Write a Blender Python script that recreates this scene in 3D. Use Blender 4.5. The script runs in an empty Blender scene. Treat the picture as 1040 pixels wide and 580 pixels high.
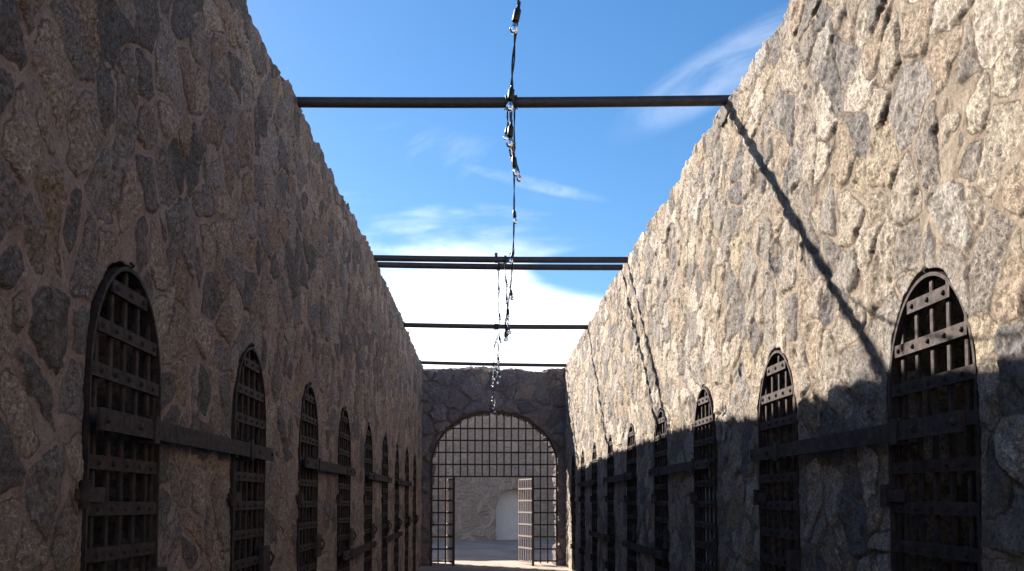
import bpy, math, random
import numpy as np
from math import radians as R
random.seed(7)
SC = bpy.context.scene
COL = SC.collection
XL, XR = -1.57, 1.98            # faces of the two cell blocks
YG = 23.1                       # front of the gate wall

# ------------------------------------------------------------------ materials
def mat(name):
    m = bpy.data.materials.new(name); m.use_nodes = True
    nt = m.node_tree; nt.nodes.clear()
    o = nt.nodes.new('ShaderNodeOutputMaterial'); b = nt.nodes.new('ShaderNodeBsdfPrincipled')
    nt.links.new(b.outputs[0], o.inputs[0])
    return m, nt, b
class N:
    def __init__(s, nt): s.nt = nt
    def new(s, t, **k):
        n = s.nt.nodes.new(t)
        for a, v in k.items(): setattr(n, a, v)
        return n
    def put(s, sock, v):
        if isinstance(v, bpy.types.NodeSocket): s.nt.links.new(v, sock)
        elif v is not None:
            if hasattr(sock.default_value, '__len__') and not hasattr(v, '__len__'): v = [v]*len(sock.default_value)
            if hasattr(v, '__len__') and len(v) == 3 and len(sock.default_value) == 4: v = (*v, 1)
            sock.default_value = v
    def math(s, op, a, b=None, c=None, clamp=False):
        n = s.new('ShaderNodeMath', operation=op, use_clamp=clamp)
        s.put(n.inputs[0], a); s.put(n.inputs[1], b)
        if c is not None: s.put(n.inputs[2], c)
        return n.outputs[0]
    def noise(s, vec, scale, detail=4, rough=.55, dist=0, out=0):
        n = s.new('ShaderNodeTexNoise'); s.put(n.inputs['Vector'], vec)
        n.inputs['Scale'].default_value = scale; n.inputs['Detail'].default_value = detail
        n.inputs['Roughness'].default_value = rough; n.inputs['Distortion'].default_value = dist
        return n.outputs[out]
    def voro(s, vec, scale, feature='F1', out='Distance', rnd=1):
        n = s.new('ShaderNodeTexVoronoi', feature=feature); s.put(n.inputs['Vector'], vec)
        n.inputs['Scale'].default_value = scale; n.inputs['Randomness'].default_value = rnd
        return n.outputs[out]
    def ramp(s, fac, stops, interp='LINEAR'):
        n = s.new('ShaderNodeValToRGB'); s.put(n.inputs[0], fac); cr = n.color_ramp; cr.interpolation = interp
        while len(cr.elements) < len(stops): cr.elements.new(.5)
        for e, (p, c) in zip(cr.elements, stops):
            e.position = p; e.color = (c, c, c, 1) if not hasattr(c, '__len__') else (*c, 1)
        return n.outputs[0]
    def mix(s, f, a, b, mode='MIX'):
        n = s.new('ShaderNodeMix', data_type='RGBA', blend_type=mode)
        s.put(n.inputs[0], f); s.put(n.inputs[6], a); s.put(n.inputs[7], b)
        return n.outputs[2]
    def step(s, v, a, b):
        n = s.new('ShaderNodeMapRange', interpolation_type='SMOOTHSTEP'); s.put(n.inputs[0], v)
        n.inputs[1].default_value = a; n.inputs[2].default_value = b
        return n.outputs[0]
    def bump(s, h, dist, strength=1, nrm=None):
        n = s.new('ShaderNodeBump'); s.put(n.inputs['Height'], h)
        n.inputs['Distance'].default_value = dist; n.inputs['Strength'].default_value = strength
        if nrm is not None: s.put(n.inputs['Normal'], nrm)
        return n.outputs[0]
    def pos(s): return s.new('ShaderNodeNewGeometry').outputs['Position']

def stone_material(name, palette, mortar_a, mortar_b, cover=0.0, ochre=1.0, jointy=.65):
    m, nt, b = mat(name); n = N(nt)
    P = n.pos()
    at = n.new('ShaderNodeAttribute', attribute_name='stone')
    ed = n.new('ShaderNodeAttribute', attribute_name='edge').outputs['Fac']
    sep = n.new('ShaderNodeSeparateColor'); n.put(sep.inputs[0], at.outputs['Color'])
    r1, r2, r3 = sep.outputs
    # each stone gets its own texture offset
    cmb = n.new('ShaderNodeVectorMath', operation='MULTIPLY_ADD')
    n.put(cmb.inputs[0], at.outputs['Color']); cmb.inputs[1].default_value = (37, 23, 41); n.put(cmb.inputs[2], P)
    S = cmb.outputs[0]
    k = len(palette)
    base = n.ramp(r1, [(i/k, c) for i, c in enumerate(palette)], 'CONSTANT')
    # mineral patches, grain and veins
    big = n.noise(S, 5.5, 5, .6, .6)
    grain = n.noise(S, 55, 6, .75)
    speck = n.noise(S, 150, 3, .8)
    vein = n.noise(S, 14, 7, .7, 1.8)
    c = n.mix(n.step(big, .48, .66), base, n.mix(.28, base, (.47, .42, .35)))
    c = n.mix(n.math('MULTIPLY', n.step(n.noise(S, 3.1, 3, .5, .4), .56, .68), n.math('MULTIPLY', r2, .5*ochre)), c, (.55, .45, .32))
    c = n.mix(1, c, n.ramp(grain, [(.34, .30), (.45, .78), (.53, 1.08), (.64, 1.55)]), 'MULTIPLY')
    c = n.mix(n.math('MULTIPLY_ADD', r3, .75, .15), c, n.ramp(speck, [(.34, .32), (.5, 1.0), (.66, 1.45)]), 'MULTIPLY')
    c = n.mix(n.math('MULTIPLY', n.step(vein, .52, .44), .30), c, (.13, .115, .105))
    c = n.mix(n.math('MULTIPLY', n.step(vein, .60, .70), .55), c, (.66, .63, .55))
    # mortar
    mn = n.noise(P, 9, 6, .65, .3)
    mo = n.mix(n.step(mn, .35, .68), mortar_a, mortar_b)
    mo = n.mix(1, mo, n.ramp(n.noise(P, 70, 6, .75), [(.32, .62), (.5, 1.0), (.68, 1.25)]), 'MULTIPLY')
    jit = n.math('MULTIPLY_ADD', n.math('SUBTRACT', n.noise(P, 16, 6, .7, .5), .5), .085, n.math('SUBTRACT', ed, cover))
    mask = n.step(jit, -.004, .012)
    # thin skin of mortar smeared over some stone faces
    smear = n.math('MULTIPLY', n.step(n.noise(P, 3.0, 6, .68, .7), .55, .64), n.step(n.noise(P, 22, 5, .7), .40, .58))
    mask2 = n.math('MULTIPLY', mask, n.math('SUBTRACT', 1, n.math('MULTIPLY', smear, .6)))
    c = n.mix(mask2, mo, c)
    # soot and damp stains with a shape of their own
    st = n.step(n.noise(P, 1.1, 5, .6, .5), .56, .72)
    c = n.mix(n.math('MULTIPLY', st, .22), c, (.13, .105, .09))
    joint = n.math('MULTIPLY', n.step(n.math('ABSOLUTE', n.math('SUBTRACT', jit, .001)), .011, .001), n.step(n.noise(P, 5, 4, .6), .36, .54))
    c = n.mix(n.math('MULTIPLY', joint, jointy), c, (.12, .09, .07))
    # mineral and rust runs washed down the wall
    mp = n.new('ShaderNodeMapping'); n.put(mp.inputs[0], P); mp.inputs['Scale'].default_value = (1, 1, .12)
    run = n.math('MULTIPLY', n.step(n.noise(mp.outputs[0], 5, 5, .6, .2), .58, .72), n.step(n.noise(P, .7, 3), .45, .6))
    c = n.mix(n.math('MULTIPLY', run, .35), c, (.20, .13, .09))
    n.put(b.inputs['Base Color'], c)
    n.put(b.inputs['Roughness'], .93); b.inputs['Specular IOR Level'].default_value = .18
    ridg = n.voro(S, 13, 'DISTANCE_TO_EDGE')
    h1 = n.math('MULTIPLY', n.math('ADD', n.math('MULTIPLY', vein, 1.1), n.math('MULTIPLY', n.step(ridg, 0, .25), .35)), mask2)
    h1 = n.math('ADD', h1, n.math('MULTIPLY', mask, .28))
    h2 = n.math('ADD', n.noise(P, 24, 8, .78, .3), n.math('MULTIPLY', grain, .55))
    nb = n.bump(h1, .036, 1)
    nb = n.bump(h2, .040, 1, nb)
    nb = n.bump(speck, .008, 1, nb)
    n.put(b.inputs['Normal'], nb)
    return m

PAL = [(0.615, 0.513, 0.409), (0.461, 0.408, 0.359), (0.724, 0.623, 0.505), (0.328, 0.292, 0.266), (0.527, 0.413, 0.312), (0.616, 0.554, 0.495),
       (0.395, 0.343, 0.300), (0.768, 0.662, 0.554), (0.571, 0.448, 0.342), (0.618, 0.503, 0.369), (0.440, 0.393, 0.359), (0.284, 0.258, 0.245), (0.581, 0.492, 0.408), (0.658, 0.553, 0.448)]
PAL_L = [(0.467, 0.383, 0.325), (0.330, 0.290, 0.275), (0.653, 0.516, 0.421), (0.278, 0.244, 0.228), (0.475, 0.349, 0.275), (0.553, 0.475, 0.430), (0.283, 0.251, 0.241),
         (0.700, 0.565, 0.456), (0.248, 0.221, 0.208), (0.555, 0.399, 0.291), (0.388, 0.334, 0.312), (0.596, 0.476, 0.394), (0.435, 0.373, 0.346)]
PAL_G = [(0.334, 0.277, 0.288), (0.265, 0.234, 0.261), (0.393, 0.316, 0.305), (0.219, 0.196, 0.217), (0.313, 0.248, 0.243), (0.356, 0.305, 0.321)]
M_R = stone_material('rubble_sunny', PAL, (.34, .265, .205), (.52, .43, .34))
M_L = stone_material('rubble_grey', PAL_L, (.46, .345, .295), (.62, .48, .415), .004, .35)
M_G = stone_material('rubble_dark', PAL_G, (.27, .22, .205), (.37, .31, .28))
M_F = stone_material('rubble_far', [(.43, .365, .315), (.40, .34, .295), (.46, .39, .335), (.42, .355, .305)], (.41, .35, .30), (.45, .38, .325), .012, .3, .1)

def iron(name, a, bcol, rough=.75):
    m, nt, b = mat(name); n = N(nt); P = n.new('ShaderNodeTexCoord').outputs['Object']
    W = n.pos()
    c = n.mix(n.step(n.noise(W, 14, 7, .7, .5), .38, .64), a, bcol)
    c = n.mix(n.math('MULTIPLY', n.step(n.noise(W, 90, 4, .7), .5, .7), .5), c, tuple(x*.45 for x in a))
    n.put(b.inputs['Base Color'], c); n.put(b.inputs['Roughness'], n.ramp(n.noise(W, 30, 4), [(.3, rough-.12), (.7, rough+.2)]))
    b.inputs['Metallic'].default_value = 0; b.inputs['Specular IOR Level'].default_value = .3
    n.put(b.inputs['Normal'], n.bump(n.noise(W, 80, 6, .7), .004, .8))
    return m
M_IRON = iron('rusty_iron', (.022, .015, .0135), (.054, .035, .030))
M_RIVET = iron('rivet_iron', (.032, .022, .020), (.07, .046, .038))
M_GATE = iron('gate_iron', (.045, .032, .03), (.085, .05, .04))
M_LEAF = iron('sunlit_gate_iron', (.16, .13, .12), (.24, .18, .155))  # paler gate iron for the open leaves, their sunlight put into the colour
M_PIPE = iron('pipe_iron', (.030, .027, .032), (.052, .040, .038), .5)
def simple(name, col, rough=.6, var=.25, sc=8, bump=.004):
    m, nt, b = mat(name); n = N(nt); W = n.pos()
    c = n.mix(1, col, n.ramp(n.noise(W, sc, 7, .68, .3), [(.25, 1-var), (.75, 1+var)]), 'MULTIPLY')
    n.put(b.inputs['Base Color'], c); b.inputs['Roughness'].default_value = rough
    if bump: n.put(b.inputs['Normal'], n.bump(n.noise(W, sc*6, 6, .7), bump))
    return m
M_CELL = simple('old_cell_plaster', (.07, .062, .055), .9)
M_WHITE = simple('whitewash', (.66, .65, .66), .85, .12, 3, .012)
M_PALE = simple('pale_panel', (.62, .61, .62), .8, .3, 6)
M_ROOF = simple('mud_roof', (.30, .25, .2), .95)
M_BLACK = simple('black_rubber', (.012, .012, .013), .45, .2, 40, 0)
mg, nt, b = mat('clear_bulb_glass')
b.inputs['Base Color'].default_value = (.95, .97, 1, 1); b.inputs['Roughness'].default_value = .03
b.inputs['Transmission Weight'].default_value = 1; b.inputs['IOR'].default_value = 1.45
M_GLASS = mg
M_BRASS = simple('socket_brass', (.5, .42, .3), .35, .1, 30, 0)

def ground_material():
    m, nt, b = mat('packed_dirt'); n = N(nt); P = n.pos()
    c = n.mix(n.step(n.noise(P, .9, 7, .65, .4), .35, .65), (.34, .275, .225), (.46, .385, .32))
    c = n.mix(1, c, n.ramp(n.noise(P, 26, 7, .75), [(.28, .6), (.5, 1), (.72, 1.3)]), 'MULTIPLY')
    peb = n.voro(P, 34, 'F1')
    c = n.mix(n.math('MULTIPLY', n.step(peb, .32, .18), n.step(n.noise(P, 5, 3), .5, .6)), c, (.25, .22, .19))
    n.put(b.inputs['Base Color'], c); b.inputs['Roughness'].default_value = .95
    nb = n.bump(n.noise(P, 7, 8, .7), .05); nb = n.bump(n.step(peb, .4, .1), .01, .6, nb)
    n.put(b.inputs['Normal'], nb)
    return m
M_GROUND = ground_material()

# ------------------------------------------------------------------ object helpers
def tag(o, label=None, cat=None, group=None, kind=None):
    if label: o['label'] = label
    if cat: o['category'] = cat
    if group: o['group'] = group
    if kind: o['kind'] = kind
    return o
def empty(name, loc=(0, 0, 0), rz=0, parent=None):
    o = bpy.data.objects.new(name, None); COL.objects.link(o); o.location = loc; o.rotation_euler.z = rz
    o.empty_display_size = .2
    if parent: o.parent = parent
    return o
def link(name, me, m, parent=None, loc=(0, 0, 0)):
    o = bpy.data.objects.new(name, me); COL.objects.link(o)
    for x in (m if isinstance(m, (list, tuple)) else [m]): me.materials.append(x)
    if parent: o.parent = parent
    o.location = loc
    return o
def copy_tree(o, parent=None):
    c = o.copy(); COL.objects.link(c); c.parent = parent
    for ch in [x for x in list(COL.objects) if x.parent == o]: copy_tree(ch, c)
    return c

class MB:
    def __init__(s): s.v = []; s.f = []; s.sm = []
    def poly(s, vs, fs, smooth=False):
        k = len(s.v); s.v += [tuple(v) for v in vs]; s.f += [tuple(i+k for i in f) for f in fs]; s.sm += [smooth]*len(fs)
    def box(s, x0, x1, y0, y1, z0, z1, bev=0):
        if bev <= 0:
            vs = [(x, y, z) for z in (z0, z1) for y in (y0, y1) for x in (x0, x1)]
            s.poly(vs, [(0, 2, 3, 1), (4, 5, 7, 6), (0, 1, 5, 4), (2, 6, 7, 3), (0, 4, 6, 2), (1, 3, 7, 5)])
        else:   # chamfer the long edges on the visible +y side
            d = bev
            prof = [(x0, y0), (x1, y0), (x1, y1-d), (x1-d, y1), (x0+d, y1), (x0, y1-d)]
            vs = [(x, y, z) for z in (z0, z1) for x, y in prof]
            k = 6
            s.poly(vs, [tuple(range(k))[::-1], tuple(range(k, 2*k))] + [(i, (i+1) % k, (i+1) % k+k, i+k) for i in range(k)])
    def tube(s, pts, r, seg=8, caps=True, taper=None):
        pts = [np.array(p, float) for p in pts]; rings = []
        up = np.array((.13, .07, 1.)) if abs((pts[-1]-pts[0])[2]) < .9*np.linalg.norm(pts[-1]-pts[0]) else np.array((1., .1, 0))
        for i, p in enumerate(pts):
            t = pts[min(i+1, len(pts)-1)]-pts[max(i-1, 0)]; t /= np.linalg.norm(t)
            a = np.cross(t, up); a /= np.linalg.norm(a); bb = np.cross(t, a)
            rr = r if taper is None else taper[i]
            rings.append([p+rr*(math.cos(q)*a+math.sin(q)*bb) for q in [2*math.pi*j/seg for j in range(seg)]])
        vs = [v for rg in rings for v in rg]; fs = []
        for i in range(len(pts)-1):
            for j in range(seg):
                k = (j+1) % seg; fs.append((i*seg+j, i*seg+k, (i+1)*seg+k, (i+1)*seg+j))
        s.poly(vs, fs, True)
        if caps:
            s.poly(rings[0], [tuple(range(seg))]); s.poly(rings[-1], [tuple(range(seg))[::-1]])
    def lathe(s, prof, c=(0, 0, 0), seg=12, axis='z'):
        vs = []; fs = []
        for r, h in prof:
            for j in range(seg):
                q = 2*math.pi*j/seg; x, y = r*math.cos(q), r*math.sin(q)
                vs.append((c[0]+x, c[1]+y, c[2]+h) if axis == 'z' else (c[0]+x, c[1]+h, c[2]+y))
        for i in range(len(prof)-1):
            for j in range(seg):
                k = (j+1) % seg; fs.append((i*seg+j, i*seg+k, (i+1)*seg+k, (i+1)*seg+j))
        s.poly(vs, fs, True)
    def add(s, o): s.poly(o.v, o.f); s.sm[-len(o.f):] = o.sm
    def mesh(s, name):
        me = bpy.data.meshes.new(name); me.from_pydata(s.v, [], s.f)
        me.polygons.foreach_set('use_smooth', s.sm); me.update(); return me
    def build(s, name, m, parent=None, loc=(0, 0, 0)): return link(name, s.mesh(name), m, parent, loc)

# ------------------------------------------------------------------ numpy noise and stone pattern
def h2(ix, iy, s):
    n = (ix.astype(np.int64)*374761393 + iy.astype(np.int64)*668265263 + s*2147483647) & 0xffffffff
    n = ((n ^ (n >> 13))*1274126177) & 0xffffffff
    n = ((n ^ (n >> 16))*2246822519) & 0xffffffff
    return ((n ^ (n >> 15)) & 0xffffff)/float(0xffffff)
def vn(x, y, s):
    ix, iy = np.floor(x), np.floor(y); fx, fy = x-ix, y-iy
    fx = fx*fx*fx*(fx*(fx*6-15)+10); fy = fy*fy*fy*(fy*(fy*6-15)+10)
    a, b, c, d = h2(ix, iy, s), h2(ix+1, iy, s), h2(ix, iy+1, s), h2(ix+1, iy+1, s)
    return (a*(1-fx)+b*fx)*(1-fy)+(c*(1-fx)+d*fx)*fy - .5
def fbm(x, y, s, o=4, g=.5):
    r = 0; a = 1
    for i in range(o): r = r+a*vn(x, y, s+i*17); x = x*2.03+5.1; y = y*2.03-3.7; a *= g
    return r
def ss(x, a, b):
    t = np.clip((x-a)/(b-a), 0, 1); return t*t*(3-2*t)
def stones(u, v, s, S=.25, asp=1.15, wvar=.45, warp=.05, drop=.16):
    wu = u+warp*fbm(u*3.2, v*3.2, s+101, 3)+.012*fbm(u*16, v*16, s+7, 2)
    wv = v+warp*fbm(u*3.2, v*3.2, s+203, 3)+.012*fbm(u*16, v*16, s+9, 2)
    gu, gv = wu/(S*asp), wv/S
    iu, iv = np.floor(gu), np.floor(gv)
    f1 = np.full(u.shape, 1e9); f2 = f1.copy(); i1 = np.zeros(u.shape); j1 = i1.copy(); ou = i1.copy(); ov = i1.copy()
    for di in range(-2, 3):
        for dj in range(-2, 3):
            ci, cj = iu+di, iv+dj
            cu = ci+.5+.95*(h2(ci, cj, s)-.5); cv = cj+.5+.95*(h2(ci, cj, s+1)-.5)
            w = h2(ci, cj, s+2); gone = w < drop
            du, dv = gu-cu, gv-cv
            # each stone has its own elongation and tilt
            th = (h2(ci, cj, s+3)-.5)*1.6; el = 1+.55*(h2(ci, cj, s+4)-.35)
            a = np.cos(th)*du+np.sin(th)*dv; b = -np.sin(th)*du+np.cos(th)*dv
            a = a/el; b = b*el**.6
            q = np.sqrt(a*a+b*b)*.40+.60*np.maximum(np.maximum(np.abs(a), np.abs(b)), .72*(np.abs(a)+np.abs(b)))     # blocky
            d = (q - wvar*(w-drop)/(1-drop))*S + np.where(gone, 9, 0)
            better = d < f1
            f2 = np.where(better, f1, np.minimum(f2, d))
            i1 = np.where(better, ci, i1); j1 = np.where(better, cj, j1)
            ou = np.where(better, du*S*asp, ou); ov = np.where(better, dv*S, ov)
            f1 = np.where(better, d, f1)
    r = [h2(i1, j1, s+20+k) for k in range(5)]
    return f2-f1, r, ou, ov
def relief(u, v, s, P):
    e, r, ou, ov = stones(u, v, s, P['S'], P.get('asp', 1.15), P.get('wvar', .45), P.get('warp', .04), P.get('drop', .16))
    m = P.get('mort', .012)+.032*(fbm(u*2.3, v*2.3, s+55, 3)+.12)+.014*(r[4] > .85)
    m = np.clip(m, .002, .05)
    ed = e-m
    prof = ss(ed, -.004, P.get('rnd', .028))
    amp = P.get('amp', .045)*(.35+1.0*r[3])
    tilt = ((r[0]-.5)*ou+(r[1]-.5)*ov)*P.get('tilt', .5)
    chip = .021*fbm(u*9+r[0]*31, v*9+r[1]*17, s+77, 4, .6)
    cap = P.get('cap', .038)
    hgt = cap*np.tanh(prof*np.maximum(amp+np.clip(tilt, -.05, .05)+chip*1.4, -.006)/cap) + .014*fbm(u*7, v*7, s+33, 5, .62)
    th = 1.1+(r[1]-.5)*1.5; cu_, su_ = np.cos(th), np.sin(th)
    q1 = cu_*u+su_*v+r[0]*13; q2 = -su_*u+cu_*v+r[3]*19
    strata = np.abs(fbm(q1*5, q2*26, s+91, 2, .6))
    ridge = np.abs(fbm(u*13+r[0]*7, v*13+r[2]*7, s+95, 4, .62))
    hgt = hgt+prof*P.get('micro', 1)*(.018*(.14-np.minimum(ridge, .32))+.020*(.13-np.minimum(strata, .3))*(r[2] > .3))
    return hgt, ed, r
def rough_wall(name, m, parent, org, U, Nn, us, H, T, P, seed, openings, back_h, loc, backrows=8, rows=.0125, row0=0., topvar=.03, through=False):
    """one masonry wall: displaced face with reveals, rubble top and back, as one mesh.
    org + u*U + v*Z; Nn points out of the face."""
    U = np.array(U, float); Nn = np.array(Nn, float); org = np.array(org, float)
    vf = np.arange(row0, H-1e-6, rows); vt = H+np.linspace(0, T, max(4, int(T/.03)))
    vb = H+T+np.linspace(0, back_h, backrows)[1:]
    vs = np.concatenate([vf, vt, vb]); nu, nv = len(us), len(vs)
    u, v = np.meshgrid(us, vs, indexing='ij'); u = u.copy(); v = v.copy()
    def sdf(u, v):
        sd = np.full(u.shape, 9.)
        if through: v = np.where(v > H+T*.5, 2*H+T-v, v)
        for (uc, a, hs, b) in openings:
            du = u-uc; dv = np.maximum(v-hs, 0)/b*a
            rr = np.where(v > hs, (np.abs(du/a)**2.0+np.abs(dv/a)**2.0)**.5*a-a, np.abs(du)-a)
            sd = np.minimum(sd, rr)
        return sd + P.get('jag', .02)*fbm(u*7, v*7, seed+300, 3)*(np.abs(sd) < .5)
    sd = sdf(u, v); eps = .004
    gx = (sdf(u+eps, v)-sdf(u-eps, v))/(2*eps); gy = (sdf(u, v+eps)-sdf(u, v-eps))/(2*eps)
    gl = np.maximum(np.hypot(gx, gy), 1e-4); gx /= gl; gy /= gl
    du = np.gradient(us)[:, None]; cell = np.maximum(np.minimum(du, .06), rows)*.62
    near = (np.abs(sd) < cell) & ((v < H) | (through & (v > H+T)))
    u = np.where(near, u-sd*gx, u); v = np.where(near, v-sd*gy, v)
    hgt, ed, r = relief(u, v, seed, P)
    hgt = np.where(v < H+T, hgt, hgt*.6)
    damp = 1-.72*np.exp(-(np.maximum(sd, 0)/.06)**2)
    hgt = hgt*damp
    # positions
    hp = np.interp(u, [-3, 5.9, 6.2, 6.9, 7.6, 9.7, 13, 18, 24], [-.08, -.08, -.11, -.11, -.01, -.04, .06, .06, -.02])*(nu > 600)
    top = H + hp + topvar*fbm(u*1.7, 0*u, seed+400, 4, .6) + topvar*.6*(r[2]-.5)*ss(ed, 0, .02) + P.get('jagtop', .024)*((r[2]-.5)*1.3*ss(ed, -.01, .02)+fbm(u*8, 0*u, seed+401, 3, .7))
    ang = np.where(v < H, np.pi/2*ss(v, H-.10, H+.04)*.5, np.pi/2*(.5+.5*ss(v, H-.02, H+.10)))
    ang = np.where(v > H+T-.05, np.pi/2*(1+ss(v, H+T-.05, H+T+.05)), ang)
    z = np.where(v < H, v*(1+(top/H-1)*ss(v, H-.9, H)), np.where(v < H+T, top, top-(v-H-T)))
    dep = np.clip(v-H, 0, T)
    zb = 2*H+T-v; zb = zb*(1+(top/H-1)*ss(zb, H-.9, H))
    z = np.where(v > H+T, zb, z)
    on = np.cos(ang)*hgt; oz = np.sin(ang)*hgt
    low = 0.02*fbm(u*.55, v*.55, seed+500, 3)     # slow waviness of the whole face
    Pn = org + u[..., None]*U + (on-dep+low)[..., None]*Nn
    Pn[..., 2] += z+oz
    V = Pn.reshape(-1, 3)
    idx = np.arange(nu*nv).reshape(nu, nv)
    cs = (sd[:-1, :-1]+sd[1:, :-1]+sd[:-1, 1:]+sd[1:, 1:])/4
    snapm = near
    cs2 = sdf((u[:-1, :-1]+u[1:, 1:]+u[1:, :-1]+u[:-1, 1:])/4, (v[:-1, :-1]+v[1:, 1:]+v[1:, :-1]+v[:-1, 1:])/4)
    K = cs2 >= 0
    q = np.stack([idx[:-1, :-1], idx[1:, :-1], idx[1:, 1:], idx[:-1, 1:]], -1)
    F = q[K]
    attr_e = ed.ravel(); attr_c = np.stack([r[0], r[1], r[2]], -1).reshape(-1, 3)
    # reveals
    e1 = []
    Kp = np.pad(K, ((1, 1), (1, 1)), constant_values=True)
    A = Kp[1:-1, 1:-1]
    i, j = np.nonzero(K[:-1, :] & ~K[1:, :]); e1.append(np.stack([idx[i+1, j+1], idx[i+1, j]], -1))
    i, j = np.nonzero(~K[:-1, :] & K[1:, :]); e1.append(np.stack([idx[i+1, j], idx[i+1, j+1]], -1))
    i, j = np.nonzero(K[:, :-1] & ~K[:, 1:]); e1.append(np.stack([idx[i, j+1], idx[i+1, j+1]], -1))
    i, j = np.nonzero(~K[:, :-1] & K[:, 1:]); e1.append(np.stack([idx[i+1, j+1], idx[i, j+1]], -1))
    E = np.concatenate(e1)
    if len(E): E = E[(v.ravel()[E] < H).all(1)]
    if len(E):
        D = P.get('reveal', .45); ds = np.arange(0, D+.001, P.get('rstep', .03))[1:]
        bv, inv = np.unique(E, return_inverse=True); inv = inv.reshape(E.shape)
        nb = len(bv); bu, bw = u.ravel()[bv], v.ravel()[bv]; bgx, bgy = gx.ravel()[bv], gy.ravel()[bv]
        on0 = (on+low).ravel()[bv]
        base = len(V); prev = bv
        for k, d in enumerate(ds):
            su, sv = bu+bgx*d, bw+bgy*d
            hh, e2, r2 = relief(su, sv, seed+5, P)
            hh = (hh*.8-.02)*ss(np.array(d), 0, .12)
            # fan the edges so the outline keeps its shape, bulging into the opening
            pu, pv = bu-bgx*hh, bw-bgy*hh
            zz = pv*1.0
            np_ = org+pu[:, None]*U+(on0*(1-min(1, d/.1))-d)[:, None]*Nn
            np_[:, 2] += zz
            V = np.concatenate([V, np_]); attr_e = np.concatenate([attr_e, e2]); attr_c = np.concatenate([attr_c, np.stack([r2[0], r2[1], r2[2]], -1)])
            cur = np.arange(base+k*nb, base+(k+1)*nb)
            F = np.concatenate([F, np.stack([prev[inv[:, 0]], prev[inv[:, 1]], cur[inv[:, 1]], cur[inv[:, 0]]], -1)])
            prev = cur
    # drop unused vertices
    used = np.zeros(len(V), bool); used[F.ravel()] = True
    remap = np.cumsum(used)-1; V = V[used]; F = remap[F]; attr_e = attr_e[used]; attr_c = attr_c[used]
    me = bpy.data.meshes.new(name)
    V = V-np.array(loc)
    me.vertices.add(len(V)); me.vertices.foreach_set('co', V.astype(np.float32).ravel())
    me.loops.add(F.size); me.loops.foreach_set('vertex_index', F.astype(np.int32).ravel())
    me.polygons.add(len(F)); me.polygons.foreach_set('loop_start', np.arange(0, F.size, 4, dtype=np.int32))
    me.polygons.foreach_set('use_smooth', np.ones(len(F), bool))
    a = me.attributes.new('edge', 'FLOAT', 'POINT'); a.data.foreach_set('value', attr_e.astype(np.float32))
    a = me.attributes.new('stone', 'FLOAT_COLOR', 'POINT')
    a.data.foreach_set('color', np.concatenate([attr_c, np.ones((len(attr_c), 1))], 1).astype(np.float32).ravel())
    me.update(calc_edges=True); me.validate()
    return link(name, me, m, parent)

# ------------------------------------------------------------------ cell blocks
HT = 4.93
DOORS_L = [4.14, 6.30, 8.38, 10.52, 12.66, 14.78, 16.72, 18.80, 20.85]
DOORS_R = [4.15, 6.34, 8.45, 10.56, 12.72, 14.86, 17.0, 19.1, 21.1]
def u_samples(y0, y1):
    out = [y0]; 
    while out[-1] < y1:
        y = out[-1]
        if y < 2.3: s = .06
        else: s = max(.0115, min(.045, .0115+(y-4.5)*.0042))
        out.append(y+s)
    return np.array(out)
A_D, HS_D, B_D = .405, 2.08, .53     # doorway: half width, springing height, rise
def door_opening(yc): return (yc, A_D+.02, HS_D, B_D+.025)

def strap_half(z):        # half width of the doorway at height z
    return A_D if z < HS_D else A_D*math.sqrt(max(0, 1-((z-HS_D)/B_D)**2))
def frame_mb():
    m = MB(); pts = [(-A_D, 0), (-A_D, HS_D)]
    pts = [(-A_D, z) for z in np.linspace(.03, HS_D, 6)]
    pts += [(-A_D*math.cos(t), HS_D+B_D*math.sin(t)) for t in np.linspace(0, math.pi, 29)[1:-1]]
    pts += [(A_D, z) for z in np.linspace(HS_D, .03, 6)]
    n = len(pts); vs = []
    for i, p in enumerate(pts):
        a, b = pts[max(i-1, 0)], pts[min(i+1, n-1)]
        t = np.array((b[0]-a[0], b[1]-a[1])); t /= np.linalg.norm(t); nn = np.array((-t[1], t[0]))
        w = .0085
        for (o, y) in ((w, -.045), (w, .012), (-w, .012), (-w, -.045)):
            vs.append((p[0]+nn[0]*o, y, p[1]+nn[1]*o))
    fs = [(i*4+k, i*4+(k+1) % 4, (i+1)*4+(k+1) % 4, (i+1)*4+k) for i in range(n-1) for k in range(4)]
    fs += [(0, 3, 2, 1), (n*4-4, n*4-3, n*4-2, n*4-1)]
    m.poly(vs, fs)
    # flat side stiles bolted inside the rim
    for s in (-1, 1):
        x0, x1 = sorted((s*(A_D-.010), s*(A_D-.045)))
        m.box(x0, x1, -.028, -.006, .04, HS_D+.12, .004)
    # small crown loop above the arch
    m.tube([(0, .0, HS_D+B_D+.008), (0, .018, HS_D+B_D+.022), (0, .0, HS_D+B_D+.036)], .008, 6)
    return m
BARX = [-.30, -.15, 0, .15, .30]
STRAPZ = [2.50-.187*k for k in range(13)]
def bar_mb(x):
    m = MB(); top = HS_D+B_D*math.sqrt(max(0, 1-(x/A_D)**2)) - .012
    m.box(x-.017, x+.017, -.026, -.010, .05, top, .004); return m
def strap_mb(z):
    m = MB(); w = strap_half(z+.03)-.012
    if w < .12: w = strap_half(z)-.01
    zz = z
    vs0 = MB(); m.box(-w, w, -.006, .008, zz-.029, zz+.029)
    for x in BARX:
        if abs(x) < w-.02: m.lathe([(.013, .008), (.012, .014), (.007, .019), (0.0005, .0205)], (x, 0, zz), 8, 'y')
    return m
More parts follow.
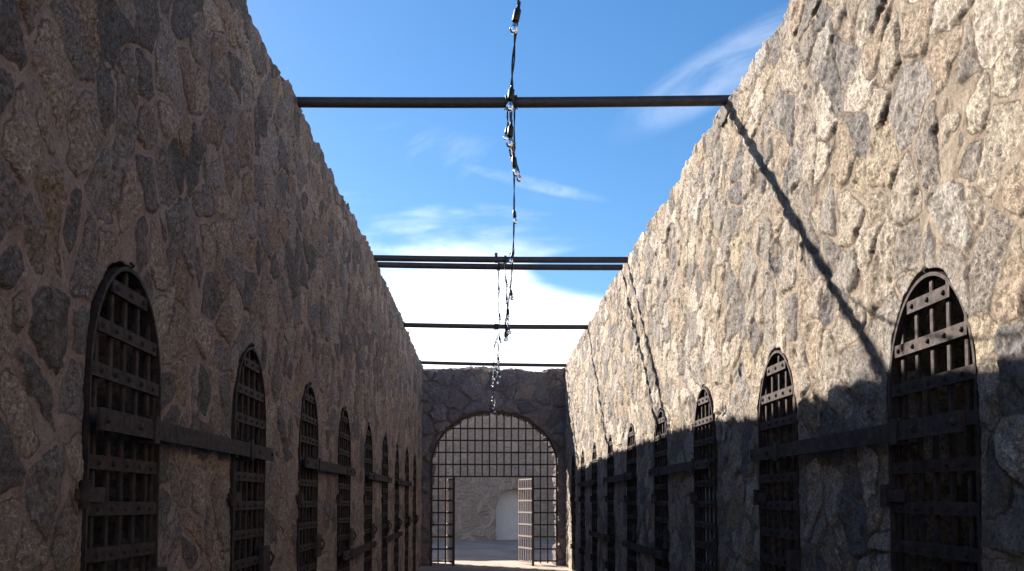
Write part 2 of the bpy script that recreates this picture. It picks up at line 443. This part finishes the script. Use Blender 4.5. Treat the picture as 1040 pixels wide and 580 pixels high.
def hinge_mb(z):
    m = MB(); m.box(A_D-.15, A_D+.05, .009, .020, z-.03, z+.03)
    m.tube([(A_D+.05, .02, z-.055), (A_D+.05, .02, z+.055)], .022, 10)
    m.box(A_D+.05, A_D+.10, -.01, .012, z-.022, z+.022)
    return m
def lock_mb():
    m = MB(); m.box(-A_D-.06, -A_D+.13, .010, .045, 1.08, 1.28, .008)
    m.tube([(-A_D-.03, .05, 1.14), (-A_D-.03, .075, 1.20), (-A_D-.03, .05, 1.24)], .009, 6)
    return m
_proto = {}
def cell_door(parent, loc, rz, detailed):
    key = detailed
    if key not in _proto:
        if detailed:
            root = frame_mb().build('cell_door', M_IRON, parent)
            for x in BARX: bar_mb(x).build('vertical_bar', M_IRON, root)
            for z in STRAPZ: strap_mb(z).build('cross_strap', M_IRON, root)
            for z in (.55, 1.62): hinge_mb(z).build('hinge', M_RIVET, root)
            lock_mb().build('lock_box', M_RIVET, root)
        else:
            m = frame_mb()
            for x in BARX: m.add(bar_mb(x))
            for z in STRAPZ: m.add(strap_mb(z))
            for z in (.55, 1.62): m.add(hinge_mb(z))
            m.add(lock_mb())
            root = m.build('cell_door', M_IRON, parent)
        _proto[key] = root; d = root
    else:
        d = copy_tree(_proto[key], parent)
    d.location = loc; d.rotation_euler = (random.uniform(-.004, .004), random.uniform(-.008, .008), rz+random.uniform(-.012, .012))
    return d

def locking_bar(parent, loc, rz, half):
    m = MB(); m.box(-half, half, .052, .068, -.044, .044, .005)
    for x in (-half+.06, -half+.42, half-.42, half-.06): m.lathe([(.016, .068), (.014, .078), (.0005, .083)], (x, 0, 0), 8, 'y')
    for s in (-1, 1):     # guide brackets that carry the bar in front of the door
        x = s*(half-.62)
        m.box(x-.03, x+.03, -.03, .052, -.062, -.050); m.box(x-.03, x+.03, -.03, .052, .050, .062)
        m.box(x-.03, x+.03, .0685, .076, -.062, .062)
    o = m.build('locking_bar', M_IRON, parent, loc); o.rotation_euler.z = rz
    return o

def cell_block(name, side, X, doors, m, seed, label, P):
    loc = (X, 12.5, 0)
    root = empty(name, loc); tag(root, label, 'cell block')
    Nn = (-side, 0, 0)
    rough_wall('stone_wall', m, root, (X, 0, 0), (0, 1, 0), Nn, u_samples(-3.0, YG+1.15), HT, .62, P, seed,
               [door_opening(d) for d in doors], .9, loc)
    rz = -math.pi/2 if side < 0 else math.pi/2
    D0 = .44
    sh = MB()
    xi = X+side*D0; xo = X+side*4.2
    lx = lambda x: x-loc[0]; ly = lambda y: y-loc[1]
    # roof slab, rear wall and end walls
    a, b = sorted((lx(X+side*.50), lx(xo)))
    sh.box(a, b, ly(-3), ly(YG+1.0), 3.95, 4.2)
    a, b = sorted((lx(xo-side*.4), lx(xo)))
    sh.box(a, b, ly(-3), ly(YG+1.0), -.1, 3.948)
    for y in (-3, YG+.6):
        a, b = sorted((lx(X+side*.45), lx(xo-side*.402))); sh.box(a, b, ly(y), ly(y+.4), -.1, 3.946)
    sh.build('rear_building', M_ROOF, root)
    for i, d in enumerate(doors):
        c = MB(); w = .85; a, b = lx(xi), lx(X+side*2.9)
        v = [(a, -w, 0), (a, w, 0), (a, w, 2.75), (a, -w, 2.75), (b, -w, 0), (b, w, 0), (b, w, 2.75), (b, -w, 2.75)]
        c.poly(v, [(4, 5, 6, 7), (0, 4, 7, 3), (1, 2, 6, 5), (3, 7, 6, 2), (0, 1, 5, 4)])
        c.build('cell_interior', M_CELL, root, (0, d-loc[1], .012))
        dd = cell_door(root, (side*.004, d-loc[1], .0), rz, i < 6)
    def lb(i, j, z):
        y0, y1 = doors[i]-A_D, doors[j]+A_D
        locking_bar(root, (0, (y0+y1)/2-loc[1], z), rz, (y1-y0)/2+.02)
    for i, j in ((0, 1), (2, 3), (4, 5), (6, 7)): lb(i, j, 1.92)
    for i, j in ((3, 4), (5, 6)): lb(i, j, 1.0)
    return root
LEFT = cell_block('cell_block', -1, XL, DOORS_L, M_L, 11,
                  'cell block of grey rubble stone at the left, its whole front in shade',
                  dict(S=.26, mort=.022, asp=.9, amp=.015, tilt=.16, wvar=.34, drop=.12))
RIGHT = cell_block('cell_block', 1, XR, DOORS_R, M_R, 47,
                   'cell block of pale cream rubble stone at the right, upper half in full sun',
                   dict(S=.262, mort=.013, asp=.9, amp=.016, tilt=.18, drop=.14, wvar=.34))
# pale panel standing in for the pale patches behind the third door's bars
pb = MB(); pb.box(-.37, .20, -.046, -.030, .05, 1.86, .004)
o = pb.build('door_backing', M_PALE, RIGHT, (0, DOORS_R[2]-12.5, 0)); o.rotation_euler.z = math.pi/2
o['label'] = 'pale panel standing in for the pale patches behind the third cell door bars'

# ------------------------------------------------------------------ gate wall with arch
GX0, GX1 = XL-.3, XR+.3
AC, AW, AH, AB = .215, 1.56, 2.47, 1.33
loc = (AC, YG, 0)
gw = empty('gate_wall', loc); tag(gw, 'dark end wall of rounded stones with a wide arched opening, closing off the corridor', 'wall')
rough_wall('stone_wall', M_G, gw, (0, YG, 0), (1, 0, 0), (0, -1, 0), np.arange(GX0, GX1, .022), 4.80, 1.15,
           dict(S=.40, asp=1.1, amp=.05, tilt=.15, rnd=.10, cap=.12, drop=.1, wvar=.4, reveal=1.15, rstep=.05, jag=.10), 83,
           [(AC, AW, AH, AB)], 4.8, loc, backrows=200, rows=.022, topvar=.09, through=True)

# ------------------------------------------------------------------ iron gate
YB = YG+.03
gate = empty('iron_gate', (AC, YB, 0)); tag(gate, 'tall arched grille of dark flat iron bars filling the archway, its two leaves swung open', 'gate')
gx = lambda x: x-AC
def arch_top(x, a=AW-.03, b=AB-.03):
    t = (x-AC)/a
    return AH+b*math.sqrt(max(0, 1-t*t))
fr = MB(); pts = [(-AW+.035, z) for z in np.linspace(.0, AH, 5)]
pts += [(-(AW-.035)*math.cos(t), AH+(AB-.035)*math.sin(t)) for t in np.linspace(0, math.pi, 41)[1:-1]]
pts += [(AW-.035, z) for z in np.linspace(AH, .0, 5)]
vs = []
for i, p in enumerate(pts):
    a, b = pts[max(i-1, 0)], pts[min(i+1, len(pts)-1)]; t = np.array((b[0]-a[0], b[1]-a[1])); t /= np.linalg.norm(t); nn = (-t[1], t[0])
    for (o_, y) in ((.03, -.05), (.03, .03), (-.012, .03), (-.012, -.05)): vs.append((p[0]+nn[0]*o_, y, p[1]+nn[1]*o_))
fr.poly(vs, [(i*4+k, i*4+(k+1) % 4, (i+1)*4+(k+1) % 4, (i+1)*4+k) for i in range(len(pts)-1) for k in range(4)])
fr.build('arch_frame', M_GATE, gate)
VX = [-1.15+.1785*k for k in range(16)]; HZ = [2.18+.295*k for k in range(5)]; LZ = [1.885-.295*k for k in range(7)]
JL, JR = -.775, 1.165
for x in VX:
    z0 = .06 if (x < JL-.02 or x > JR+.02) else 2.18
    m = MB(); m.box(gx(x)-.016, gx(x)+.016, .002, .016, z0, arch_top(x)-.01); m.build('vertical_bar', M_GATE, gate)
for z in HZ:
    w = (AW-.04)*math.sqrt(max(0, 1-(max(0, z-AH)/(AB-.04))**2))
    m = MB(); m.box(-w, w, -.014, .0, z-.018, z+.018)
    for x in VX:
        if abs(gx(x)) < w-.03: m.lathe([(.012, -.014), (.010, -.021), (.0005, -.024)], (gx(x), 0, z), 6, 'y')
    m.build('horizontal_bar', M_GATE, gate)
for z in LZ:
    for (a, b) in ((-AW+.04, gx(JL)), (gx(JR), AW-.04)):
        m = MB(); m.box(a, b, -.014, .0, z-.018, z+.018); m.build('horizontal_bar', M_GATE, gate)
for x in (JL, JR):
    m = MB(); m.box(gx(x)-.03, gx(x)+.03, -.03, .03, .0, 2.2, .006); m.build('gate_post', M_GATE, gate)
def leaf(hx, tx, ty):
    L = math.hypot(tx-hx, ty); ang = math.atan2(ty, tx-hx)
    m = MB(); m.box(0, .035, -.012, .012, .05, 2.14); m.box(L-.035, L, -.012, .012, .05, 2.14)
    for z0 in (.05, 2.105): m.box(.0355, L-.0355, -.011, .011, z0, z0+.035)
    r = m.build('gate_leaf', M_LEAF, gate, (gx(hx), .045, 0)); r.rotation_euler.z = ang
    for k in range(1, 6):
        x = L*k/6; q = MB(); q.box(x-.013, x+.013, -.008, .006, .085, 2.10); q.build('vertical_bar', M_LEAF, r)
    for z in LZ[:-1]:
        q = MB(); q.box(.0, L, .0125, .024, z-.02, z+.02); q.box(.0, L, -.024, -.0125, z-.02, z+.02); q.build('horizontal_bar', M_LEAF, r)
    return r
leaf(JR, .86, .90)
leaf(JL, -.97, .93)

# ------------------------------------------------------------------ pipes over the corridor
def pipe(yl, zl, yr, zr, label, r=.043, ext=.22):
    cx, cy = (XL+XR)/2, (yl+yr)/2
    s = (yr-yl)/(XR-XL); sz = (zr-zl)/(XR-XL)
    m = MB(); a = XL-ext; b = XR+ext; k = 14
    pts = []
    for i in range(k+1):
        x = a+(b-a)*i/k
        pts.append((x-cx, yl+s*(x-XL)-cy, zl+sz*(x-XL)-.012*math.sin(math.pi*i/k)-0))
    m.tube(pts, r, 16)
    o = m.build('roof_pipe', M_PIPE, None, (cx, cy, 0)); tag(o, label, 'pipe', 'iron pipes spanning the corridor from wall top to wall top')
    return o
pipe(2.35, 4.90, 2.35, 4.90, 'iron pipe spanning the walls just above the viewer, out of the picture')
pipe(7.66, 4.885, 7.55, 4.895, 'thick dark iron pipe nearest the viewer, crossing the open sky high up')
pipe(13.12, 5.0, 12.95, 4.955, 'upper pipe of the close pair crossing above the middle of the corridor')
pipe(13.72, 5.055, 13.5, 4.985, 'lower pipe of the close pair, just behind its neighbour in mid corridor')
pipe(17.98, 4.96, 18.0, 4.94, 'thin looking lone pipe crossing the white cloud between the pair and the gate wall', .045)
pipe(22.9, 4.955, 22.9, 4.90, 'farthest pipe, lying just in front of the top of the dark gate wall', .042)

# ------------------------------------------------------------------ string lights
def strand(p0, p1, sag, label, n, wander=.035, wrap0=None, wrap1=None, run=0):
    p0 = np.array(p0); p1 = np.array(p1); org = (p0+p1)/2; L = np.linalg.norm(p1-p0)
    root = empty('string_lights', tuple(org)); tag(root, label, 'string lights', 'festoon strands hung between the pipes')
    ph = random.random()*6
    def at(t):
        p = p0+(p1-p0)*t; p[2] -= 4*sag*t*(1-t)
        p[0] += wander*math.sin(t*9+ph)*math.sin(math.pi*t)
        return p
    c = MB(); K = 70; ts = np.linspace(0, 1, K*2)
    for s in (0, math.pi):     # two wires twisted together
        pts = []
        for t in ts:
            p = at(t)-org; a = t*L*14+s
            pts.append((p[0]+.0045*math.cos(a), p[1], p[2]+.0045*math.sin(a)))
        c.tube(pts, .0042, 5, False)
    # turns of the cable round the pipe at each end
    for (pe, pc) in ((p0, wrap0), (p1, wrap1)):
        if pc is None: continue
        x0 = pe[0]-org[0]; turns = 3; pts = []
        for k in range(turns*14+1):
            a = -math.pi/2+2*math.pi*k/14
            pts.append((x0+run*.0+(k/14-turns/2)*.014, pc[0]-org[1]+.056*math.cos(a), pc[1]-org[2]+.056*math.sin(a)))
        c.tube(pts, .006, 5)
    if run:
        pc = wrap0; c.tube([(p0[0]-org[0]+run*k/6, pc[0]-org[1]+.02, pc[1]-org[2]+.055) for k in range(7)], .006, 5)
    c.build('cable', M_BLACK, root)
    for k in range(n):
        t = (k+.5+random.uniform(-.12, .12))/n; p = at(t)-org
        s = MB()
        s.lathe([(.0005, .012), (.010, .012), (.013, .002), (.021, -.004), (.022, -.052), (.019, -.060), (.0005, -.060)], (0, 0, 0), 12)
        s.lathe([(.008, .035), (.010, .02), (.010, .005)], (0, 0, 0), 8)
        s.v = [(a*.74, b_*.74, c_) for a, b_, c_ in s.v]; so = s.build('socket', M_BLACK, root, tuple(p+np.array((0, 0, -.02))))
        so.rotation_euler = (random.uniform(-.3, .3), random.uniform(-.3, .3), 0)
        g = MB()
        g.lathe([(.012, -.060), (.013, -.068), (.020, -.082), (.029, -.100), (.031, -.116), (.026, -.134), (.013, -.146), (.0005, -.149)], (0, 0, 0), 14)
        g.v = [(a*.60, b_*.60, -.06+(c_+.06)*.62) for a, b_, c_ in g.v]; g.build('bulb', M_GLASS, so)
    return root
strand((.15, 2.35, 4.85), (.175, 7.607, 4.82), 1.22, 'strand of clear bulbs hanging nearest the viewer, up to the thick near pipe', 11, wrap0=(2.35, 4.89), wrap1=(7.607, 4.878))
strand((.235, 7.605, 4.82), (.27, 13.035, 4.91), 1.36, 'strand of clear bulbs hanging from the thick near pipe to the pipe pair', 12, wrap0=(7.605, 4.878), wrap1=(13.035, 4.966), run=-.06)
strand((.185, 13.61, 4.95), (.22, 17.99, 4.88), 1.22, 'strand of clear bulbs hanging from the pipe pair to the lone pipe behind', 12, wrap0=(13.61, 5.008), wrap1=(17.99, 4.938), run=.085)
strand((.18, 17.99, 4.88), (.19, 22.9, 4.86), 1.25, 'farthest strand of clear bulbs, its lowest bulbs against the top of the arch', 11, wrap0=(17.99, 4.938), wrap1=(22.9, 4.916), run=.04)
# clips on the pair of pipes
for x, y, z, lb in ((.145, 13.05, 5.035, 'small black cable clamp left of the cable on the upper pipe of the pair'), (.355, 13.05, 5.035, 'small black cable clamp right of the cable on the upper pipe of the pair')):
    m = MB(); m.lathe([(.052, -.018), (.056, -.012), (.056, .012), (.052, .018)], (0, 0, 0), 14)
    m.v = [(b_, a_, c_) for a_, b_, c_ in [(v[0], v[2], v[1]) for v in m.v]]
    m.v = [(v[0], v[1], v[2]) for v in m.v]
    m.box(-.02, .02, -.018, .018, .05, .085, .005)
    o = m.build('cable_clamp', M_BLACK, None, (x, y, z-.058)); tag(o, lb, 'clamp')

# ------------------------------------------------------------------ yard beyond the gate
YF = 32.0
fl = (0, YF, 0)
fw = empty('yard_wall', fl); tag(fw, 'plain dusty brown wall across the yard, seen through the open gate', 'wall')
def far_top(): pass
ux = np.concatenate([np.arange(-10, -2.5, .12), np.arange(-2.5, 3, .035), np.arange(3, 10, .12)])
rough_wall('stone_wall', M_F, fw, (0, YF, 0), (1, 0, 0), (0, -1, 0), ux, 6.05, .6,
           dict(S=.22, asp=1.9, amp=.006, micro=.3, tilt=.05, rnd=.05, warp=.03, drop=.1, wvar=.2, reveal=.55, rstep=.06, jag=.05), 131,
           [(.98, .62, 1.30, .68)], 5.9, fl, backrows=10, rows=.05, topvar=.12)
# whitewashed recess
q = MB(); w = 1.0
q.box(.98-w, .98+w, .50, .60, .0, 2.5); q.build('whitewashed_niche', M_WHITE, fw)

# ------------------------------------------------------------------ ground
def ground():
    xs = np.concatenate([-np.geomspace(400, 12, 16), np.arange(-10, 10.01, .25), np.geomspace(12, 400, 16)])
    ys = np.concatenate([-np.geomspace(400, 5, 16), np.arange(-4, 36, .25), np.geomspace(37, 600, 16)])
    x, y = np.meshgrid(xs, ys, indexing='ij')
    z = .24*ss(y, 24.6, 30.5)+.018*fbm(x*.8, y*.8, 3, 4)+.006*fbm(x*3, y*3, 4, 2)
    V = np.stack([x, y, z], -1).reshape(-1, 3); nx, ny = x.shape; idx = np.arange(nx*ny).reshape(nx, ny)
    F = np.stack([idx[:-1, :-1], idx[1:, :-1], idx[1:, 1:], idx[:-1, 1:]], -1).reshape(-1, 4)
    me = bpy.data.meshes.new('ground'); me.from_pydata(V.tolist(), [], F.tolist())
    me.polygons.foreach_set('use_smooth', [True]*len(F)); me.update()
    o = link('ground', me, M_GROUND); tag(o, kind='structure')
ground()

# ------------------------------------------------------------------ light
sd = np.array((-3.55, 3.08, 2.68)); sd = sd/np.linalg.norm(sd)
EL = math.asin(sd[2]); AZ = math.atan2(sd[0], sd[1])
L = bpy.data.lights.new('sun', 'SUN'); L.energy = 5.0; L.angle = R(.53); L.color = (1, .93, .83)
lo = bpy.data.objects.new('sun', L); COL.objects.link(lo)
from mathutils import Vector
lo.rotation_euler = Vector(sd).to_track_quat('Z', 'Y').to_euler(); lo.location = (-20, 20, 20)
w = bpy.data.worlds.new('World'); SC.world = w; w.use_nodes = True
nt = w.node_tree; nt.nodes.clear(); n = N(nt)
out = n.new('ShaderNodeOutputWorld'); bg = n.new('ShaderNodeBackground'); nt.links.new(bg.outputs[0], out.inputs[0])
sky = n.new('ShaderNodeTexSky', sky_type='NISHITA', sun_disc=False)
sky.sun_elevation = EL; sky.sun_rotation = AZ; sky.altitude = 60; sky.air_density = 1.0; sky.dust_density = .4; sky.ozone_density = 3.0
D = n.new('ShaderNodeTexCoord').outputs['Generated']
sp = n.new('ShaderNodeSeparateXYZ'); n.put(sp.inputs[0], D)
dz = n.math('MAXIMUM', sp.outputs[2], .02)
az = n.math('ARCTAN2', sp.outputs[0], sp.outputs[1])      # 0 down the corridor, + to the right
el = n.math('ARCSINE', sp.outputs[2])
cv = n.new('ShaderNodeCombineXYZ'); n.put(cv.inputs[0], n.math('MULTIPLY', az, 1.6)); n.put(cv.inputs[1], n.math('MULTIPLY', el, 5.5))
C = cv.outputs[0]
# low bank of bright cloud
bank = n.math('ADD', n.math('MULTIPLY', n.math('SUBTRACT', n.noise(C, 2.3, 6, .55, .4), .5), .26), n.math('SUBTRACT', .248, el))
bank = n.math('SUBTRACT', bank, n.math('MULTIPLY', n.step(az, .02, .16), .02))
# a blue gap to the right
gd = n.math('ADD', n.math('POWER', n.math('DIVIDE', n.math('SUBTRACT', az, .150), .10), 2), n.math('POWER', n.math('DIVIDE', n.math('SUBTRACT', el, .236), .026), 2))
gap = n.math('MULTIPLY', n.step(gd, 1.6, .2), .10)
bank = n.step(n.math('SUBTRACT', bank, gap), -.05, .06)
# high wisps
wv = n.new('ShaderNodeCombineXYZ'); n.put(wv.inputs[0], n.math('ADD', az, n.math('MULTIPLY', el, .45))); n.put(wv.inputs[1], n.math('MULTIPLY', n.math('SUBTRACT', el, n.math('MULTIPLY', az, .32)), 3.4))
fil = n.noise(wv.outputs[0], 4.5, 9, .62, .7)
def blob(a0, e0, ra, re, sl=0):
    dd = n.math('SUBTRACT', az, a0); ee = n.math('SUBTRACT', n.math('SUBTRACT', el, e0), n.math('MULTIPLY', dd, sl))
    q = n.math('ADD', n.math('POWER', n.math('DIVIDE', dd, ra), 2), n.math('POWER', n.math('DIVIDE', ee, re), 2))
    return n.step(q, 1.3, 0)
def pang(px, py): # direction of a cloud seen at that place in the photograph
    a = math.atan((px-493)/957); return a, math.atan((508-py)/957*math.cos(a))
a1, e1 = pang(545, 182); a2, e2 = pang(735, 62); a3, e3 = pang(470, 160)
w1 = n.math('MULTIPLY', blob(a1, e1, .075, .0075, -.22), n.step(fil, .36, .62))
w2 = n.math('MULTIPLY', blob(a2, e2, .11, .030, .42), n.step(fil, .34, .66))
w3 = n.math('MULTIPLY', blob(a3, e3, .12, .03, -.2), n.math('MULTIPLY', n.step(fil, .5, .7), .1))
wisp = n.math('ADD', n.math('ADD', n.math('MULTIPLY', w1, .2), n.math("MULTIPLY", w2, .20)), w3, clamp=True)
cl = n.math('MAXIMUM', bank, wisp)
cl = n.math('MAXIMUM', cl, n.math('MULTIPLY', n.step(n.noise(C, 1.3, 6, .6, .6), .60, .80), .25))
hs = n.new('ShaderNodeHueSaturation'); hs.inputs['Saturation'].default_value = 1.25; n.put(hs.inputs['Color'], sky.outputs[0])
SKYS = .058
skc = n.mix(cl, hs.outputs[0], (10.5, 10.7, 11))
n.put(bg.inputs[0], skc); bg.inputs[1].default_value = SKYS

# ------------------------------------------------------------------ camera
cam = bpy.data.cameras.new('camera'); co = bpy.data.objects.new('camera', cam); COL.objects.link(co)
cam.sensor_width = 36; cam.lens = 36*957/1040; cam.shift_y = .1582; cam.clip_end = 3000; cam.clip_start = .05
co.location = (0, 0, 1.6); co.rotation_euler = (R(90+3.2), 0, R(-1.616))
SC.camera = co
SC.render.engine = 'CYCLES'
SC.cycles.max_bounces = 8; SC.cycles.diffuse_bounces = 5; SC.cycles.transmission_bounces = 6
SC.view_settings.view_transform = 'Standard'; SC.view_settings.look = 'None'
SC.view_settings.exposure = 1.66; SC.view_settings.gamma = 1
SC.view_settings.use_curve_mapping = False
